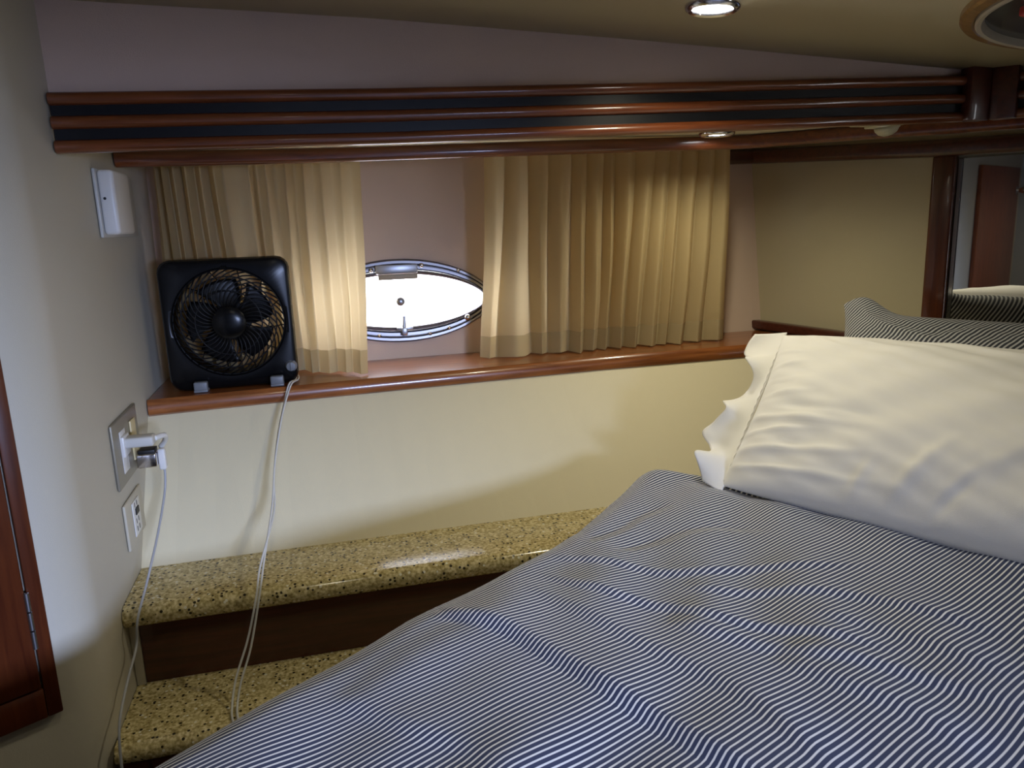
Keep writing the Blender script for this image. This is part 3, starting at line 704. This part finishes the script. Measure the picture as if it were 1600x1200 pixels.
STEPS = [  # polyline, height, width, decay
    ([(.095, .800), (.111, .781), (.158, .73), (.194, .661), (.231, .584), (.262, .519), (.283, .472), (.31, .40), (.34, .28)], .011, .011, .07),
    ([(.20, .83), (.247, .736), (.287, .655), (.322, .586), (.341, .53), (.349, .467), (.36, .40)], .0055, .012, .05),
    ([(.225, .85), (.289, .768), (.349, .71), (.413, .647), (.476, .607), (.53, .55)], .0055, .008, .05),
    ([(.255, .893), (.331, .833), (.394, .784), (.504, .765), (.652, .724)], .0050, .008, .045),
    ([(.32, .907), (.38, .935), (.434, .975), (.50, 1.0)], -.0050, .009, .04),
    ([(.33, .69), (.36, .657), (.414, .602), (.476, .559), (.529, .5), (.56, .45)], .0050, .012, .05),
    ([(.38, .75), (.434, .72), (.535, .687), (.603, .619), (.654, .55)], .0045, .009, .05),
    ([(.34, .866), (.42, .885), (.509, .90), (.58, .86)], -.0040, .010, .04),
    ([(.40, .60), (.43, .54), (.46, .49), (.475, .42)], .0050, .014, .05),
    ([(.48, .66), (.53, .61), (.56, .56), (.59, .49)], .0035, .012, .04),
    ([(-.02, .67), (.03, .61), (.09, .55), (.12, .49)], .0035, .014, .05),
    ([(.30, .96), (.36, .985), (.43, 1.05)], -.004, .010, .03),
]
def duvet_height(X, Y):
    d = sdf(X, Y)
    z = np.full(X.shape, BEDZ)
    a = .8387*(X+.16)+.5446*(Y-.6)
    for pts, h, wd, L in STEPS:
        dist, sg, al = pline(X, Y, pts); fade = sstep(al/.18)*sstep((1-al)/.25); s = dist*sg
        z = z+h*fade*(sstep(.5+s/(2*wd))*np.exp(-np.maximum(s, 0)/L))
    rs = np.random.RandomState(3)
    for _ in range(26):
        ang = math.radians(rs.uniform(110, 175)); fr = rs.uniform(10, 34); ph = rs.uniform(0, 6.28); am = .0011*12/fr
        cx0, cy0 = rs.uniform(-.2, .9), rs.uniform(.2, 1.1)
        env = np.exp(-((X-cx0)**2+(Y-cy0)**2)/(2*.20**2))
        z = z+am*2.0*env*np.sin(fr*(X*math.cos(ang)+Y*math.sin(ang))*2.2+ph)
    z = z-.022*sstep((a-.84)/.12)*sstep((1.12-Y)/.06)                 # pressed down under the pillows
    z = z+.007*np.exp(-((X-.52)**2+(Y-1.145)**2)/(2*.035**2))         # plump head corner
    rr = .045
    t = np.clip((d+rr)/rr, 0, 1); z = z-rr*.75*(1-np.sqrt(np.maximum(0, 1-t*t*.98)))
    z = z-.070*sstep(d/.035)
    pin = (X-.600)*.883+(Y-1.050)*.47; z = z-.030*sstep((pin-.02)/.05)*sstep(-d/.04)
    return z
def duvet_mesh():
    x0, x1, y0, y1, st = -.82, 2.12, -1.38, 1.23, .0052
    # finer where the camera looks
    def axis(a, b, fa, fb, fine, coarse):
        v = [a]
        while v[-1] < b: v.append(v[-1]+(fine if fa < v[-1] < fb else coarse))
        return np.array(v)
    xs = axis(x0, x1, -.24, .98, st, .02); ys = axis(y0, y1, .30, 1.23, st, .02)
    X, Y = np.meshgrid(xs, ys, indexing='ij'); Z = duvet_height(X, Y); D = sdf(X, Y); keep = D < .034
    nx, ny = X.shape; idx = np.arange(nx*ny).reshape(nx, ny)
    me = bpy.data.meshes.new('duvet'); verts = np.stack([X.ravel(), Y.ravel(), Z.ravel()], 1)
    f = [];
    ok = keep[:-1, :-1] & keep[1:, :-1] & keep[1:, 1:] & keep[:-1, 1:]
    ii, jj = np.nonzero(ok)
    f = np.stack([idx[ii, jj], idx[ii+1, jj], idx[ii+1, jj+1], idx[ii, jj+1]], 1)
    used = np.unique(f); remap = -np.ones(nx*ny, int); remap[used] = np.arange(len(used))
    verts = verts[used]; f = remap[f]
    me.from_pydata(verts.tolist(), [], f.tolist())
    uvl = me.uv_layers.new(name='cloth')
    A = math.radians(66); n = (math.cos(A), -math.sin(A)); tt = (math.sin(A), math.cos(A))
    # the woven lines wander a little where the cloth is gathered
    wob = .0010*np.sin(verts[:, 0]*26+verts[:, 1]*9)+.0008*np.sin(verts[:, 0]*11-verts[:, 1]*31+1)
    U = verts[:, 0]*n[0]+verts[:, 1]*n[1]+wob+verts[:, 2]*.10; W_ = verts[:, 0]*tt[0]+verts[:, 1]*tt[1]
    li = np.empty(len(me.loops), int); me.loops.foreach_get('vertex_index', li)
    uv = np.stack([U[li], W_[li]], 1).ravel(); uvl.data.foreach_set('uv', uv)
    return me
me = duvet_mesh(); dv = link('duvet', me, M['duvet'], smooth=True)
tag(dv, 'navy duvet with thin white pinstripes spread over the bed', 'duvet')
cen = Vector((.62, .05, 0))
def inset(k, n=6): return [tuple((cen+(p-cen)*k)[:2]) for p in smooth_poly(OUT, n)]
t = thing('bed', 'low platform bed under the striped duvet', 'bed', (cen.x, cen.y, FLOOR))
bm = bmesh.new(); prism(bm, inset(.955), -.66, -.497); part('mattress', bm, M['mattress'], t)
bm = bmesh.new(); prism(bm, inset(.90), FLOOR, -.665); part('base', bm, M['wood_dark'], t)

# ------------------------------------------------------------------ pillows
def noise3(x, y, s): return math.sin(x*7.1+s)*math.cos(y*5.3+1.7*s)+.5*math.sin(x*15.7-y*11.3+2.3*s)+.33*math.sin(x*23+y*29+s)
def pillow(bm, A, B, axis, L, T, nrm, nu=90, nv=64, plump=.45, seed=1.0, wr=.004, back=True, pinch=.03, folds=()):
    """A bottom end of left seam, B top end of left seam; axis runs to the right"""
    A, B, axis, nrm = Vector(A), Vector(B), Vector(axis).normalized(), Vector(nrm).normalized()
    Wd = B-A; V = {}
    def P(u, v, s):
        uu = 2*u-1; vv = 2*v-1
        # outline pulled in between the corners
        x = (u-.5)*L*(1-pinch*(1-vv*vv)*1.0*abs(uu)**3)
        y = .5+(v-.5)*(1-pinch*1.6*(1-uu*uu)*0+.0)
        th = T*.5*(max(0, 1-abs(uu)**2.6)**plump)*(max(0, 1-abs(vv)**2.3)**plump)
        w_ = wr*noise3(u*2.2, v*2.2, seed)*min(1, th/(T*.2))
        e = max(0, 1-abs(uu)**10)*max(0, 1-abs(vv)**10)
        for (fu, fv, du, dv, ln, wd_, am) in folds:
            du_, dv_ = u-fu, v-fv; al = du_*du+dv_*dv; pe = -du_*dv+dv_*du
            if abs(al) < ln: w_ += am*math.exp(-(pe/wd_)**2)*math.cos(al/ln*PI/2)**1.2*(1 if s > 0 else 0)
        return A+axis*(L*.5+x)+Wd*y+nrm*(s*th+w_*e)
    for s in (1, -1):
        for i in range(nu+1):
            for j in range(nv+1):
                edge = i in (0, nu) or j in (0, nv)
                if s == -1 and edge: V[(s, i, j)] = V[(1, i, j)]; continue
                a = i/nu; b = j/nv
                a = .5-.5*math.cos(PI*a); b = .5-.5*math.cos(PI*b)
                V[(s, i, j)] = bm.verts.new(P(a, b, s))
        for i in range(nu):
            for j in range(nv):
                q = (V[(s, i, j)], V[(s, i+1, j)], V[(s, i+1, j+1)], V[(s, i, j+1)])
                if len(set(q)) == 4: bm.faces.new(q if s > 0 else q[::-1])
AX = Vector((.470, -.883, 0))
PA, PB = Vector((.600, 1.050, -.430)), Vector((.812, 1.215, -.226))
Wd = PB-PA; NR = AX.cross(Wd).normalized()
if NR.dot(Vector((-.6, -.6, .4))) < 0: NR = -NR
t = thing('ruffled_pillow', 'plump white pillow with a ruffled left edge, leaning on the striped pillow', 'pillow', (.80, .86, -.452))
folds = [(.03, .50, 1, .10, .16, .014, .004), (.03, .36, .95, -.05, .30, .018, .007), (.03, .27, .93, .22, .20, .012, .005), (.03, .70, .95, .25, .12, .012, .004), (.05, .18, .97, .15, .30, .02, .007), (.03, .60, 1, -.1, .10, .009, .003), (.03, .82, .9, -.3, .12, .01, .004), (.04, .09, .98, .05, .35, .018, .006),
         (.40, .20, .30, .95, .20, .014, .005), (.47, .15, .33, .94, .16, .009, -.004), (.50, .24, .42, .9, .20, .016, .004), (.30, .12, .2, .97, .12, .010, .004), (.62, .22, .45, .89, .18, .018, .004), (.20, .90, .8, -.5, .16, .014, .004), (.33, .93, .7, -.5, .18, .014, -.004), (.45, .90, .8, -.4, .2, .014, .004), (.72, .32, .5, .86, .25, .02, .006), (.18, .42, .98, -.12, .16, .02, -.004), (.12, .92, .55, -.8, .12, .008, .003)]
bm = bmesh.new(); pillow(bm, PA, PB, AX, .74, .150, NR, nu=210, nv=130, seed=2.0, wr=.0030, plump=.5, folds=folds)
body = part('pillow_body', bm, M['pillow'], t, smooth=True)
bm = bmesh.new()
tips = [(-.03, .040), (.08, .058), (.16, .044), (.215, .060), (.27, .086), (.33, .062), (.40, .038), (.46, .048), (.52, .060), (.60, .040), (.68, .024), (.75, .036), (.81, .046), (.86, .044), (.93, .074), (1.0, .068), (1.06, .030)]
tf = smooth_path([(a_, b_, 0) for a_, b_ in tips], 8); tf = [(p.x, p.y) for p in tf]
def ruff(u, v):      # u across the flange, v along the seam
    s = -.03+1.05*v; ln = lerp_tab(tf, s)
    wv = math.sin(2*PI*(s*2.9+.02))
    sc_ = min(1, max(0, s))
    p = PA+Wd*sc_+Wd.normalized()*((s-sc_)*.38)
    return p+(-AX*(.72+.2*sc_)+NR*(.42-.36*sc_)-Wd.normalized()*.30*sc_)*(ln*u)+NR*(.020*wv*u**1.3)+Wd.normalized()*(.006*math.sin(2*PI*(s*2.9+.30))*u*u)+AX*.006*(1-u)
grid(bm, ruff, 12, 150)
o = part('ruffle', bm, M['pillow'], t, smooth=True); solid(o, .0022, 0); o['label'] = 'scalloped fabric ruffle'
bm = bmesh.new(); tube(bm, [PA+Wd*(.02+.96*k/60)+NR*.0035+AX*(.004+.0012*math.sin(k*1.9)) for k in range(61)], .0011, 6); part('seam', bm, M['pillow'], t, smooth=True)

# striped pillow behind, leaning on the headboard
QA, QB = Vector((.905, 1.230, -.420)), Vector((1.035, 1.345, -.205))
ax2 = Vector((.49, -.872, -.012)).normalized()
Wq = QB-QA; NQ = ax2.cross(Wq).normalized()
if NQ.dot(Vector((-.6, -.6, .4))) < 0: NQ = -NQ
bm = bmesh.new(); pillow(bm, QA, QB, ax2, .74, .13, NQ, nu=80, nv=56, seed=5.0, wr=.003, plump=.5, pinch=.05, folds=[(.16, .8, .7, -.6, .2, .03, .006), (.3, .85, .5, .8, .15, .02, -.006)])
for v in bm.verts:      # soft corner standing up at the left end, slumped middle
    d = v.co-QA; a_ = d.dot(ax2); b_ = d.dot(Wq)/Wq.length_squared
    v.co += Wq*(.16*math.exp(-(a_/.05)**2)-.05)*max(0, b_)**2
bmesh.ops.recalc_face_normals(bm, faces=bm.faces)
me = bpy.data.meshes.new('striped_pillow'); bm.to_mesh(me); bm.free()
uvl = me.uv_layers.new(name='cloth')
for lp in me.loops:
    p = me.vertices[lp.vertex_index].co-QA
    a_ = p.dot(ax2); b_ = p.dot(Wq.normalized()); uvl.data[lp.index].uv = (a_*.80-b_*.60+.003*math.sin(b_*40), a_*.6+b_*.8)
sp_ = link('striped_pillow', me, M['sham'], smooth=True)
tag(sp_, 'dark pinstriped pillow behind the white one, against the headboard', 'pillow')
